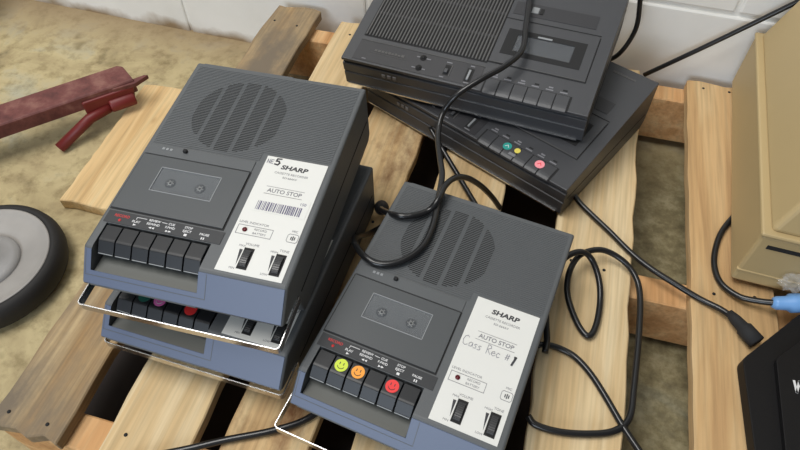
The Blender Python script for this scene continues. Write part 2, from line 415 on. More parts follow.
# ------------------------------------------------------------------ grey cassette recorders
RW, RD = .21336, .27048
ZT, SL = .0823, .0149                    # front top height, slope of the top
def tp(v): return (v.x, v.y, ZT+SL*v.y+v.z)
X1, X2 = .0095, .1235
def outer_edges(e):
    return not any(all(abs(v.co.x-q) < 1e-6 for v in e.verts) for q in (X1, X2))
CHIN, CZ = -.0276, .053
BACK = [(RD, ZT+SL*RD), (RD, .012), (RD-.008, .004), (.016, .004), (.010, .044), (-.020, .047)]
def build_recorder(parent, rear_foot=.0045):
    P = {}
    b = MB()
    full = [(CHIN, CZ), (0, ZT)] + BACK
    well = [(CHIN, CZ), (-.0165, .0648), (-.0158, .0605), (.006, .0600), (.0285, .064), (.0295, ZT+SL*.0295)] + BACK
    # the slope in front is its own part, so the case stops just behind it
    b.poly_prism(full, 'x', 0, X1, M['grey'], bev=.0028, seg=3, keep=outer_edges)
    b.poly_prism(well, 'x', X1, X2, M['grey'], bev=.0012, seg=2, keep=lambda e: outer_edges(e) and all(v.co.y < -.018 or v.co.y > .1 for v in e.verts))
    b.poly_prism(full, 'x', X2, RW, M['grey'], bev=.0028, seg=3, keep=outer_edges)
    # shallow side grooves of the two-part shell
    for x0, x1 in ((-.0004, .0006), (RW-.0006, RW+.0004)):
        b.box(x0, x1, .02, RD-.01, .0405, .0425, M['slot'])
    P['case'] = part(b.build('case'), parent)
    # sloping front panel
    n_ = Vector((0, -(ZT-CZ), -CHIN)).normalized()   # outward normal (y,z)
    T_ = Vector((0, 0-CHIN, ZT-CZ)); TL = T_.length; T_.normalize()
    def sl(v):      # v.x across, v.y = distance up the slope, v.z = out
        return Vector((v.x, CHIN, CZ)) + T_*v.y + n_*v.z
    f = MB()
    s_tray = .0165/.0276; s0 = TL*(1-s_tray)          # tray's lower edge along the slope
    top = TL-.0022
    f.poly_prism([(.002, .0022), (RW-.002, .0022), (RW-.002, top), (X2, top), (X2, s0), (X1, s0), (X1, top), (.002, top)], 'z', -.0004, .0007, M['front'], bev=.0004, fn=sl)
    # raised outline round the key bay
    for (x0, x1, y0, y1) in ((.0035, X2+.009, s0-.0052, s0-.0046), (.0035, .0041, s0-.0046, top-.001), (X2+.0084, X2+.009, s0-.0046, top-.001)):
        f.box(x0, x1, y0, y1, .0005, .0009, M['grey'], fn=sl)
    part(f.build('front_panel'), parent, 'grey sloping front panel with blue reflected light in its colour')
    # key bay tray
    t = MB(); t.poly_prism([(-.0155, .0606), (.004, .0602), (.004, .0612), (-.0155, .0616)], 'x', X1+.001, X2-.001, M['tray'])
    part(t.build('key_tray'), parent)
    # keys
    P['keys'] = []
    kw = (X2-X1-.003)/6
    prof = [(.0268, .0830), (.0110, .0828), (.0088, .0822), (-.0002, .0738), (-.0008, .0726), (.0006, .0690), (.0268, .0660)]
    for i in range(6):
        k = MB(); x0 = X1+.0015+kw*i
        k.poly_prism(prof, 'x', x0+.0006, x0+kw-.0006, M['key'], bev=.0005, seg=2)
        # silver highlight of the lower edge, put in as a pale lip
        k.box(x0+.0012, x0+kw-.0012, -.0012, -.0002, .0722, .0732, M['frame'], bev=.0003)
        P['keys'].append((part(k.build('key'), parent), x0+kw/2))
    # legend strip behind the keys
    g = MB(); g.box(.005, .132, .0302, .0445, .0, .0006, M['strip'], fn=tp)
    st = part(g.build('key_legend'), parent)
    q = MB(); f2 = lambda v: tp(Vector((v.x, v.y, v.z+.0006)))
    def kx(i): return X1+.0015+kw*(i+.5)
    q.text('RECORD', kx(0)+.0015, .0395, .0042, M['rink'], align='CENTER', fn=f2, bold=.00006)
    q.cyl((kx(0)+.001, .0345, .0001), (0, 0, 1), .0016, .0003, M['rink'], n=12, fn=f2)
    q.text('PLAY', kx(1), .0362, .0038, M['wink'], align='CENTER', fn=f2, bold=.00005)
    q.poly_prism([(kx(1)-.0014, .0314), (kx(1)+.0018, .0326), (kx(1)-.0014, .0338)], 'z', 0, .0003, M['wink'], fn=f2)
    for i, (a, c, sg) in enumerate((('REVIEW', 'REWIND', -1), ('CUE', 'F.FWD', 1))):
        x = kx(2+i)
        q.text(a, x, .0412, .0036, M['wink'], align='CENTER', fn=f2, bold=.00005)
        q.text(c, x, .0370, .0036, M['wink'], align='CENTER', fn=f2, bold=.00005)
        for d in (-.0016, .0016):
            q.poly_prism([(x+d-sg*.0014, .0316), (x+d+sg*.0014, .0328), (x+d-sg*.0014, .0340)], 'z', 0, .0003, M['wink'], fn=f2)
    q.stroke([(kx(1)-.001, .039), (kx(1)-.001, .0415), (kx(2)-.009, .0415)], .0005, M['wink'], fn=f2)
    q.stroke([(kx(2)+.008, .0415), (kx(3)-.005, .0412)], .0005, M['wink'], fn=f2)
    q.text('STOP', kx(4), .0412, .0036, M['wink'], align='CENTER', fn=f2, bold=.00005)
    q.text('EJECT', kx(4), .0370, .0036, M['wink'], align='CENTER', fn=f2, bold=.00005)
    q.box(kx(4)-.0015, kx(4)+.0015, .0314, .034, 0, .0003, M['wink'], fn=f2)
    q.text('PAUSE', kx(5), .0372, .0036, M['wink'], align='CENTER', fn=f2, bold=.00005)
    for d in (-.0011, .0011): q.box(kx(5)+d-.0006, kx(5)+d+.0006, .0314, .034, 0, .0003, M['wink'], fn=f2)
    q.build('lettering', st)
    # cassette door
    dx0, dx1, dy0, dy1 = .0045, .1285, .047, .1215
    d = MB(); d.box(dx0-.0008, dx1+.0008, dy0-.0008, dy1+.0008, -.0002, .0003, M['darkgap'], fn=tp)
    wx0, wx1, wy0, wy1 = .0335, .1018, .0758, .1068
    hh = .0018
    for (a, b_, c, e) in ((dx0+.0008, wx0, dy0+.0008, dy1-.0008), (wx1, dx1-.0008, dy0+.0008, dy1-.0008), (wx0, wx1, dy0+.0008, wy0), (wx0, wx1, wy1, dy1-.0008)):
        d.box(a, b_, c, e, 0, hh, M['door'], fn=tp)
    d.box(wx0, wx1, wy0, wy1, .0002, .0006, M['winfloor'], fn=tp)
    d.stroke([(wx0, wy0), (wx1, wy0), (wx1, wy1), (wx0, wy1), (wx0, wy0)], .0008, M['frame'], h=hh+.0003, fn=tp)
    dr = part(d.build('cassette_door'), parent)
    w = MB(); w.box(wx0, wx1, wy0, wy1, .0015, .0018, M['pane'], fn=tp); w.build('door_window', dr)
    for x in (.051, .0845):
        s_ = MB(); s_.cyl((x, .089, .0008), (0, 0, 1), .0058, .0005, M['spoolgrey'], n=24, fn=tp)
        s_.cyl((x, .089, .0010), (0, 0, 1), .0026, .0005, M['spool'], n=16, fn=tp)
        s_.cyl((x, .089, .00115), (0, 0, 1), .0013, .0004, M['slot'], n=12, fn=tp)
        for a in range(6): s_.box(x+.0036*cos(a*pi/3)-.0005, x+.0036*cos(a*pi/3)+.0005, .089+.0036*sin(a*pi/3)-.0005, .089+.0036*sin(a*pi/3)+.0005, .0008, .0012, M['spool'], fn=tp)
        s_.build('spool', dr)
    # bar above the door, tiny switch and counter marks
    h = MB(); h.box(.0045, .1285, .1225, .137, 0, .0009, M['grey'], bev=.0004, fn=tp)
    for i in range(3): h.box(.021+i*.0045, .0238+i*.0045, .1305, .1335, .0005, .0012, M['frame'], fn=tp)
    part(h.build('door_hinge_bar'), parent)
    h = MB(); h.box(.046, .0505, .1305, .1345, 0, .0042, M['slot'], bev=.0006, fn=tp); part(h.build('counter_switch'), parent)
    # ribbed speaker grille
    g = MB(); pitch = .00242; y = .1395; yend = RD-.006
    cx, cy, R = .0845, .1965, .0535
    while y < yend:
        xs = .006; xe = RW-.006
        if y < .150: xe = .131
        g.box(xs, xe, y, y+pitch*.6, 0, .0005, M['grey'], fn=tp)
        ym = y+pitch*.76
        if abs(ym-cy) < R:
            hw = math.sqrt(R*R-(ym-cy)**2)
            for i in range(5):
                a = cx-.0525+i*.0215; b_ = a+.0168
                a = max(a, cx-hw); b_ = min(b_, cx+hw)
                if b_-a > .002: g.box(a, b_, y+pitch*.52, y+pitch*1.08, 0, .00056, M['hole'], fn=tp)
        y += pitch
    part(g.build('speaker_grille'), parent)
    # white control panel
    c = MB(); c.box(.138, .206, .0034, .148, 0, .0006, M['white'], fn=tp)
    cp = part(c.build('control_panel'), parent, 'white printed control panel')
    q = MB(); f3 = lambda v: tp(Vector((v.x, v.y, v.z+.0006)))
    q.text('SHARP', .172, .1358, .0076, M['ink'], sx=1.3, shear=.12, bold=.00028, align='CENTER', fn=f3)
    q.text('CASSETTE RECORDER', .1715, .1278, .0038, M['grayink'], align='CENTER', fn=f3)
    q.text('RD-664AV', .1715, .1225, .0036, M['grayink'], align='CENTER', fn=f3)
    q.text('AUTO STOP', .1725, .1040, .0068, M['grayink'], sx=1.0, align='CENTER', bold=.0001, fn=f3)
    for yy in (.0995, .1088): q.box(.1515, .1930, yy-.0002, yy+.0002, 0, .0002, M['grayink'], fn=f3)
    q.text('LEVEL INDICATOR', .1405, .0612, .0036, M['grayink'], sx=1.05, fn=f3)
    q.stroke([(.1415, .0470), (.1780, .0470), (.1780, .0575), (.1415, .0575), (.1415, .0470)], .0005, M['grayink'], fn=f3)
    q.text('RECORD', .1655, .0545, .0034, M['grayink'], align='CENTER', fn=f3)
    q.text('BATTERY', .1655, .0500, .0034, M['grayink'], align='CENTER', fn=f3)
    q.text('MIC', .1995, .0608, .0036, M['grayink'], align='CENTER', fn=f3)
    rr = [(.1940+.0015, .0480), (.2050-.0015, .0480), (.2050, .0495), (.2050, .0560), (.2035, .0575), (.1955, .0575), (.1940, .0560), (.1940, .0495), (.1955, .0480)]
    q.stroke(rr, .0005, M['grayink'], fn=f3)
    for i, a in enumerate((.0034, .0050, .0034)): q.box(.1975+i*.0018, .1985+i*.0018, .0528-a/2, .0528+a/2, 0, .0003, M['ink'], fn=f3)
    for x, (n1, n2, n3) in ((.163, ('VOLUME', 'MAX', 'MIN')), (.196, ('TONE', 'HIGH', 'LOW'))):
        q.text(n1, x+.001, .0370, .0036, M['grayink'], align='CENTER', fn=f3)
        q.text(n2, x-.0085, .0342, .0032, M['grayink'], align='CENTER', fn=f3)
        q.text(n3, x-.0095, .0085, .0032, M['grayink'], align='CENTER', fn=f3)
        q.poly_prism([(x-.0096, .0300), (x-.0064, .0300), (x-.0068, .0125)], 'z', 0, .0003, M['ink'], fn=f3)
        q.box(x-.0052, x+.0052, .0088, .0328, 0, .0003, M['slot'], fn=f3)
    q.build('lettering', cp)
    for nm, x in (('volume_wheel', .163), ('tone_wheel', .196)):
        w = MB()
        pr = []
        for i in range(13):
            a = pi*(i/12); pr.append((.0206+.0092*cos(a), .0034*sin(a)))
        w.poly_prism([(p[0], p[1]+.0006) for p in pr], 'x', x-.0032, x+.0032, M['wheel'], fn=tp)
        for i in range(1, 12):
            a = pi*i/12; yy = .0206+.0092*cos(a); zz = .0006+.0034*sin(a)
            w.box(x-.0033, x+.0033, yy-.0003, yy+.0003, zz-.0003, zz+.0004, M['strip'], fn=tp)
        w.build(nm, cp)
    l = MB(); l.cyl((.1496, .0523, .0008), (0, 0, 1), .0025, .0014, M['led'], n=16, fn=tp); l.build('indicator_lamp', cp)
    # feet
    for x in (.02, RW-.02):
        for y, hgt in ((.03, .0045), (RD-.03, rear_foot)):
            ft = MB(); ft.cyl((x, y, .0045-hgt/2), (0, 0, 1), .007, hgt, M['rubber'], n=16, bev=.0008); part(ft.build('foot'), parent)
    P['panel'] = cp
    return P
def handle(parent, front, y1=.012, z0=.0355, z1=.0458, shift=0.):
    xa, xb = .0010+shift, RW+.0016+shift; t = .0013; r = .005
    h = MB(); out = []; n = 6
    def ring(off):
        xl, xr, yf, rr = xa+off, xb-off, front+off, r-off
        pts = [(xl, y1)]
        for i in range(n+1):
            a = pi+pi/2*i/n; pts.append((xl+rr+rr*cos(a), yf+rr+rr*sin(a)))
        for i in range(n+1):
            a = 1.5*pi+pi/2*i/n; pts.append((xr-rr+rr*cos(a), yf+rr+rr*sin(a)))
        pts.append((xr, y1)); return pts
    o, i_ = ring(0), ring(t)
    h.poly_prism(o+i_[::-1], 'z', z0, z1, M['chrome'], bev=.0002)
    return part(h.build('carry_handle'), parent, 'chrome pull-out carry handle')
def smiley(key, x, mat, r=.0068, face=True, y=.0188, z=.0830, ink=None, name='sticker', label=None):
    s = MB(); f = lambda v: (v.x, v.y, z+v.z)
    s.cyl((x, y, .0002), (0, 0, 1), r, .0004, mat, n=28, fn=f, smooth=False)
    if face:
        ink = ink or M['ink']; f2 = lambda v: (v.x, v.y, z+.0004+v.z)
        for d in (-1, 1): s.box(x+d*r*.3-.0004, x+d*r*.3+.0004, y+r*.05, y+r*.45, 0, .0002, ink, fn=f2)
        s.stroke([(x+r*.55*cos(a), y-.02*r+r*.55*sin(a)) for a in [pi*1.12+pi*.76*i/7 for i in range(8)]], .0006, ink, fn=f2)
    o = s.build(name, key)
    if label: o['label'] = label
    return o

GG = 'grey portable cassette recorders'
recA = thing('cassette_recorder', 'grey cassette recorder on top of the left stack, barcode sticker on its white panel', 'cassette recorder', (-.3970, .2713, .1353-.053), (radians(3.44), radians(-.26), radians(1.27)), GG)
PA = build_recorder(recA, .0140); handle(recA, -.0470)
recB = thing('cassette_recorder', 'grey cassette recorder at the bottom of the left stack, resting on the pallet', 'cassette recorder', (-.3990, .2495, 0), (0, 0, radians(-1.94)), GG)
PB = build_recorder(recB); handle(recB, -.0285)
recC = thing('cassette_recorder', 'grey cassette recorder in front with yellow, orange and red smiley stickers on its keys', 'cassette recorder', (-.1706, .2332, 0), (0, 0, radians(-8.16)), GG)
PC = build_recorder(recC); handle(recC, -.0525, shift=-.0060)
for i, c, n in ((1, 'yellow', 'yellow smiley sticker'), (2, 'orange', 'orange smiley sticker'), (4, 'red', 'red smiley sticker')):
    smiley(PC['keys'][i][0], PC['keys'][i][1], M[c], label=n)
for i, c, n, fc in ((1, 'dteal', 'dark teal round sticker', False), (2, 'pink', 'pink smiley sticker', True), (4, 'red', 'red round sticker', False)):
    smiley(PB['keys'][i][0], PB['keys'][i][1], M[c], label=n, face=fc, ink=M['wink'])
# barcode sticker and handwriting on the stacked recorder's panel
f4 = lambda v: tp(Vector((v.x, v.y, v.z+.0007)))
s = MB(); ang = radians(-1.5)
s.box(.1465, .2035, .0765, .0985, 0, .0002, M['white'], fn=f4)
x = .1500; rb = random.Random(3)
while x < .1985:
    w = rb.choice((.0005, .0005, .0009, .0013))
    s.box(x, x+w, .0782, .0892, .0002, .0004, M['purpleink'], fn=f4); x += w+rb.choice((.0006, .0007, .0012))
s.text('150', .1965, .0935, .0048, M['purpleink'], align='CENTER', fn=lambda v: f4(Vector((v.x, v.y, v.z+.0002))))
s.build('barcode_sticker', PA['panel'])
s = MB()
s.stroke([(.1402, .1385), (.1402, .1435), (.1428, .1385), (.1428, .1435)], .0007, M['pen'], fn=f4)
s.stroke([(.1468, .1435), (.1442, .1435), (.1442, .1385), (.1468, .1385)], .0007, M['pen'], fn=f4); s.stroke([(.1442, .141), (.1462, .141)], .0007, M['pen'], fn=f4)
s.stroke([(.1545, .1462), (.1500, .1458), (.1496, .1425), (.1525, .1428), (.1540, .1405), (.1525, .1378), (.1490, .1384)], .0017, M['ink'], fn=f4)
s.build('handwriting', PA['panel'])
# pencilled words on the front recorder's panel
s = MB()
def wr(x, y, sc, strokes, w=.0005, mat=None):
    for st in strokes: s.stroke([(x+p[0]*sc, y+p[1]*sc) for p in st], w, mat or M['pen'], fn=f4)
C_ = [[(.9, 1.7), (.6, 2.0), (.2, 1.7), (0, 1.0), (.2, .2), (.6, 0), (1.0, .3)]]
a_ = [[(.8, .9), (.4, 1.0), (.1, .6), (.2, .1), (.6, .1), (.8, .8), (.85, .1)]]
s_l = [[(.7, .9), (.4, 1.0), (.2, .75), (.6, .45), (.55, .1), (.1, .05)]]
R_ = [[(.1, 0), (.1, 2.0), (.7, 1.9), (.8, 1.4), (.2, 1.0), (.9, 0)]]
e_ = [[(.1, .5), (.8, .6), (.6, 1.0), (.2, .8), (.1, .3), (.5, 0), (.9, .2)]]
c_ = [[(.8, .8), (.4, 1.0), (.1, .5), (.4, 0), (.8, .2)]]
h_ = [[(.3, 0), (.5, 1.8)], [(.8, 0), (1.0, 1.8)], [(.1, .6), (1.1, .7)], [(.2, 1.2), (1.2, 1.3)]]
sc = .0052; y0 = .0885
wr(.1405, y0, sc*1.1, C_); wr(.1470, y0, sc, a_); wr(.1522, y0-.0003, sc, s_l); wr(.1566, y0-.0006, sc, s_l)
wr(.1660, y0-.0008, sc, R_); wr(.1712, y0-.0008, sc, e_); wr(.1762, y0-.0010, sc, c_); wr(.1855, y0, sc*.75, h_)
s.stroke([(.1942, .0855), (.1962, .0945), (.1950, .0945)], .0022, M['ink'], fn=f4)
s.build('handwriting', PC['panel'])

# ------------------------------------------------------------------ wide black cassette recorders
DW, DD, DH, DR = .354, .2376, .0545, .0289
DS = DR/DD
def td(v): return (v.x, v.y, DH+DS*v.y+v.z)
def build_wide(parent):
    P = {}
    b = MB()
    prof = [(0, DH), (0, .0500), (.0045, .0485), (.0045, .0450), (.0012, .0435), (.0012, .0300), (.0030, .0290), (.0030, .0275), (.0012, .0265), (.0012, .0060), (.0085, .0045), (.0085, .002), (DD-.01, .002), (DD, .012), (DD, DH+DR)]
    b.poly_prism(prof, 'x', 0, DW, M['black'], bev=.0014, seg=2)
    for x0, x1 in ((-.0003, .0006), (DW-.0006, DW+.0003)): b.box(x0, x1, .01, DD-.01, .030, .0315, M['slot'])
    P['case'] = part(b.build('case'), parent)
    # bright trim line along the foot of the front
    t = MB(); t.box(.004, DW-.008, -.0007, .0016, .0058, .0078, M['chrome']); part(t.build('trim_strip'), parent, 'thin silver trim strip')
    g = MB(); 
    for i in range(3): g.box(.062+i*.0085, .0675+i*.0085, -.0001, .0016, .0335, .0395, M['grayink'], bev=.0005)
    part(g.build('microphone_slots'), parent)
    # grille of lengthwise ribs
    g = MB(); g.box(.016, .203, .047, .225, -.0002, .0004, M['slot'], fn=td)
    x = .018; p = .0049
    while x < .2015:
        g.box(x, x+p*.52, .0485, .2235, 0, .0022, M['rib'], bev=.0005, fn=td); x += p
    for y in (.092, .136, .180): g.box(.018, .2015, y, y+.004, 0, .0009, M['black2'], fn=td)
    part(g.build('speaker_grille'), parent)
    # left control panel
    c = MB(); c.box(.016, .203, .0035, .0390, 0, .0005, M['black2'], fn=td)
    c.stroke([(.0165, .0395), (.203, .0395)], .0009, M['rib'], h=.001, fn=td)
    cp = part(c.build('control_panel'), parent)
    q = MB(); f = lambda v: td(Vector((v.x, v.y, v.z+.0005)))
    rb = random.Random(11); xx = .043
    for i in range(9):     # worn, unreadable raised maker's name
        w = rb.uniform(.0034, .0046); q.box(xx, xx+w, .0225, .0262+rb.uniform(-.0004, .001), 0, .0006, M['rib'], bev=.0003, fn=f); xx += w+.0012
    q.box(.036, .094, .0200, .0206, 0, .0004, M['rib'], fn=f)
    for (xa, ya, w) in ((.030, .006, .006), (.106, .030, .006), (.119, .0295, .008), (.105, .011, .006), (.119, .011, .006), (.150, .032, .008), (.148, .006, .006), (.184, .0345, .006), (.183, .0055, .009)):
        q.box(xa, xa+w, ya, ya+.0016, 0, .0003, M['grayink'], fn=f)
    q.build('lettering', cp)
    for y in (.0305, .0125):
        j = MB(); j.cyl((.1155, y, .0008), (0, 0, 1), .0048, .0008, M['slot'], n=18, fn=td); j.cyl((.1155, y, .0016), (0, 0, 1), .0024, .0012, M['darkgap'], n=12, fn=td); j.build('jack_socket', cp)
    sw = MB(); sw.box(.1505, .1585, .011, .0285, 0, .0008, M['slot'], fn=td); sw.box(.152, .157, .013, .020, 0, .004, M['black'], bev=.0006, fn=td); sw.box(.1595, .1605, .010, .029, 0, .0012, M['rib'], fn=td); sw.build('slide_switch', cp)
    sw = MB(); sw.box(.1815, .1915, .009, .031, 0, .0008, M['slot'], fn=td); sw.box(.1848, .1880, .0105, .0275, 0, .003, M['frame'], bev=.0005, fn=td); sw.build('volume_slider', cp)
    # keys
    P['keys'] = []
    kw = (.3255-.2115)/6
    w = MB(); w.box(.2095, .3275, -.0006, .0235, -.0002, .0004, M['slot'], fn=td); part(w.build('key_bay'), parent)
    for i in range(6):
        x0 = .2115+kw*i; k = MB()
        pr = [(.0225, .0002), (.0225, .0010), (.0060, .0016), (.0020, .0012), (-.0020, .0000), (-.0022, -.0030), (.004, -.003)]
        k.poly_prism(pr, 'x', x0+.0006, x0+kw-.0006, M['black'], bev=.0005, seg=2, fn=td)
        P['keys'].append((part(k.build('key'), parent), x0+kw/2))
    q = MB()
    for i in range(6):
        x = .2115+kw*(i+.5)
        q.box(x-.006, x+.004, .0262, .0280, 0, .0004, M['grayink'], fn=td); q.box(x-.003, x+.003, .0300, .0322, 0, .0004, M['slot'] if i % 2 else M['grayink'], fn=td)
    part(q.build('key_legend'), parent)
    # door
    d = MB(); d.box(.2025, .3375, .0495, .1290, -.0002, .0003, M['darkgap'], fn=td)
    wx0, wx1, wy0, wy1 = .229, .308, .0755, .1045
    for (a, b_, c, e) in ((.2040, wx0, .0510, .1278), (wx1, .3360, .0510, .1278), (wx0, wx1, .0510, wy0), (wx0, wx1, wy1, .1278)):
        d.box(a, b_, c, e, 0, .0018, M['black'], fn=td)
    f2 = lambda v: td(Vector((v.x, v.y, v.z+.0018)))
    for (a, b_, c, e) in ((.2135, wx0, .067, .113), (wx1, .3235, .067, .113), (wx0, wx1, .067, wy0), (wx0, wx1, wy1, .113)):
        d.box(a, b_, c, e, 0, .0003, M['slot'], fn=f2)
    d.box(wx0, wx1, wy0, wy1, .0002, .0006, M['black'], fn=td)
    d.stroke([(.204, .0508), (.336, .0508)], .0008, M['rib'], h=.0021, fn=td)
    dr = part(d.build('cassette_door'), parent)
    w = MB(); w.box(wx0, wx1, wy0, wy1, .0010, .0015, M['pane'], fn=td); w.build('door_window', dr)
    s_ = MB(); s_.box(.256, .276, .1055, .1085, 0, .0006, M['frame'], bev=.0002, fn=f2); s_.build('door_highlight', dr)  # silver highlight on the door, laid on as a pale plate
    # strip with the tape counter behind the door
    l = MB(); l.box(.2085, .3265, .1425, .1660, 0, .0005, M['black2'], fn=td)
    l.box(.2030, .3370, .1322, .1330, 0, .0006, M['slot'], fn=td)
    lp = part(l.build('counter_panel'), parent)
    c = MB(); c.box(.2330, .2430, .149, .160, 0, .0016, M['frame'], bev=.0004, fn=td); c.box(.245, .250, .149, .159, 0, .0014, M['slot'], fn=td); c.build('tape_counter', lp)
    c = MB(); rb = random.Random(5); xx = .290
    for i in range(8):
        w_ = rb.uniform(.0028, .004); c.box(xx, xx+w_, .2195, .2195+rb.uniform(.0032, .0045), 0, .0006, M['rib'], fn=td); xx += w_+.001
    part(c.build('maker_badge'), parent)
    for x in (.03, DW-.03):
        for y in (.025, DD-.03):
            ft = MB(); ft.cyl((x, y, .0012), (0, 0, 1), .008, .0024, M['rubber'], n=16); part(ft.build('foot'), parent)
    return P
GB = 'wide black cassette recorders'
ea = -.45
recE = thing('cassette_recorder', 'wide black cassette recorder underneath another at the back, teal and pink dots on its keys', 'cassette recorder', (.0666-DW*cos(ea), .5658-DW*sin(ea), 0), (0, 0, ea), GB)
PE = build_wide(recE)
recD = thing('cassette_recorder', 'wide black cassette recorder lying askew on top of another at the back', 'cassette recorder', (0, 0, 0), (0, 0, 0), GB)
recD.matrix_world = Matrix(((.988779, .139858, -.052494, -.274894), (-.144876, .983463, -.108683, .695041), (.036426, .115069, .992689, .0526), (0, 0, 0, 1)))
PD = build_wide(recD)
def dot(key, x, y, mat, r, label, dark=None):
    s = MB(); s.cyl((x, y, .0016), (0, 0, 1), r, .0008, mat, n=24, fn=td, smooth=False)
    if dark: s.stroke([(x-r*.4, y-r*.2), (x, y+r*.35), (x+r*.4, y-r*.2)], .0008, dark, h=.0023, fn=td)
    o = s.build('sticker', key); o['label'] = label
k = PE['keys']
dot(k[2][0], .251, .0135, M['teal'], .0062, 'teal round sticker', M['wink'])
dot(k[2][0], .2665, .0150, M['pyellow'], .0042, 'small yellow round sticker')
dot(k[4][0], .303, .0135, M['lpink'], .0066, 'light pink round sticker', M['red'])
s = MB(); s.box(.259, .2690, .0035, .0078, .0008, .0019, M['grayink'], fn=td); s.build('sticker', k[2][0])['label'] = 'pale rectangular sticker'

# ------------------------------------------------------------------ beige case on the right
bx = thing('beige_case', 'tall beige plastic equipment case standing at the right end of the pallet', 'equipment case', (.281, .515, 0), (0, 0, radians(-3.3)))
# local x = across, local y = along the left side
b = MB(); BL = .40
b.poly_prism([(0, 0), (.30, 0), (.30, BL), (0, BL)], 'z', .0095, .0975, M['beige'], bev=.004, seg=2)
b.box(-.0005, .30, -.0012, .004, .030, .0325, M['beige'], bev=.0006)
part(b.build('base'), bx)
b = MB(); b.box(-.002, .302, -.002, BL+.002, .0965, .1025, M['beige'], bev=.0025, seg=2); part(b.build('rim'), bx)
bm_ = bmesh.new(); zz0, zz1 = .101, .36
lo = [(.006, .004), (.296, .004), (.296, BL-.004), (.006, BL-.004)]; hi = [(.006+.0835, .06), (.25, .06), (.25, BL-.02), (.006+.0835, BL-.02)]
A = [bm_.verts.new((p[0], p[1], zz0)) for p in lo]; B = [bm_.verts.new((p[0], p[1], zz1)) for p in hi]
bm_.faces.new(A[::-1]); bm_.faces.new(B)
for i in range(4): bm_.faces.new((A[i], A[(i+1) % 4], B[(i+1) % 4], B[i]))
bmesh.ops.bevel(bm_, geom=list(bm_.edges), offset=.006, segments=3, affect='EDGES', profile=.5)
b = MB(); b.add_bm(bm_, M['beige']); part(b.build('hood'), bx)
b = MB(); b.box(.012, .12, -.0008, .002, .078, .084, M['slot']); part(b.build('front_slot'), bx, 'dark slot in the front face')
for x in (.03, .27):
    for y in (.03, BL-.03): 
        b = MB(); b.cyl((x, y, .005), (0, 0, 1), .012, .010, M['rubber'], n=16); part(b.build('foot'), bx)

# ------------------------------------------------------------------ black machine, lower right
dv = thing('black_machine', 'black plastic machine with a rounded corner at the lower right, power cord plugged in', 'machine', (.3845, .351, 0))
def rounded(pts, r, n=6):
    out = []
    for i, p in enumerate(pts):
        p = Vector(p); a = (Vector(pts[i-1])-p).normalized(); b_ = (Vector(pts[(i+1) % len(pts)])-p).normalized()
        half = a.angle(b_)/2; d = r/math.tan(half); c = p+(a+b_).normalized()*r/math.sin(half)
        s0, s1 = p+a*d-c, p+b_*d-c; th = s0.angle_signed(s1)
        for k in range(n+1):
            t = -th*k/n; out.append((c.x+s0.x*cos(t)-s0.y*sin(t), c.y+s0.x*sin(t)+s0.y*cos(t)))
    return out
o2 = [(-.1005, .0465), (-.088, -.20), (.16, -.20), (.16, .127), (-.030, .127)]
b = MB(); b.poly_prism(rounded(o2, .014), 'z', .004, .021, M['device'], bev=.003, seg=3); part(b.build('body'), dv)
o3 = [(-.068, .052), (-.070, -.19), (.15, -.19), (.15, .112), (-.012, .112)]
b = MB(); b.poly_prism(rounded(o3, .010), 'z', .0205, .028, M['device'], bev=.003, seg=2); part(b.build('lid'), dv)
b = MB(); b.stroke([(-.0523, .0294), (-.0510, .0165), (-.0470, .0300), (-.0452, .0175)], .0024, M['wink'], h=.0003, fn=lambda v: (v.x, v.y, v.z+.028)); part(b.build('lettering'), dv, 'small white mark')
for x, y in ((-.06, -.17), (.13, -.17), (.13, .10), (-.07, .03)):
    b = MB(); b.cyl((x, y, .00225), (0, 0, 1), .008, .0045, M['rubber'], n=14); part(b.build('foot'), dv)

bm_ = bmesh.new(); bmesh.ops.create_icosphere(bm_, subdivisions=3, radius=1)
rb = random.Random(9)
for v in bm_.verts:
    k_ = 1+.38*sin(7*v.co.x+2)*cos(6*v.co.y)+.22*sin(11*v.co.z+5*v.co.x)+rb.uniform(-.1, .1)
    v.co = Vector((v.co.x*.013*k_, v.co.y*.009*k_, v.co.z*.010*k_))
b = MB(); b.add_bm(bm_, M['clear'])
tag(b.build('plastic_wrap', loc=(.338, .5005, .0440)), 'crumpled bit of clear plastic wrap above the light blue plug', 'plastic wrap')

# ------------------------------------------------------------------ left: wheel, red steel, loose plank
wh = thing('wheel', 'worn black rubber wheel with a pale metal rim lying flat on the concrete', 'wheel', (-.721, .336, FZ))
b = MB(); b.lathe([(.0925, .010), (.094, .003), (.100, .003), (.107, .010), (.1095, .020), (.1095, .030), (.106, .040), (.100, .045), (.0955, .0455), (.0925, .042)], M['tyre'], n=64); part(b.build('tyre'), wh)
b = MB(); b.lathe([(.0935, .008), (.0935, .044), (.091, .0445), (.086, .041), (.074, .038), (.058, .0375), (.052, .034), (.049, .033), (.049, .016), (.080, .010)], M['rim'], n=64); part(b.build('rim'), wh)
b = MB(); b.lathe([(.0495, .018), (.0495, .034), (.047, .038), (.040, .040), (.020, .041), (.016, .048), (.010, .048), (.009, .044), (.009, .010), (.030, .010)], M['hubm'], n=48)
part(b.build('hub'), wh)
rb_ = thing('steel_bar', 'rusty dark red steel bar with a rod brace lying on the concrete at the left', 'steel bar', (-.729, .748, FZ))
dirb = Vector((.15, .158, 0)).normalized(); nrm = Vector((dirb.y, -dirb.x, 0))
def bfn(v):   # v.x along the bar from its end (negative = away to the left), v.y across towards the viewer, v.z height
    return dirb*v.x+nrm*v.y+Vector((0, 0, v.z))
b = MB(); hz = .076
b.poly_prism([(-.75, -.002), (-.004, -.008), (.004, .0), (.010, .046), (-.75, .051)], 'z', hz-.006, hz, M['rust'], bev=.0018, seg=2, fn=bfn)
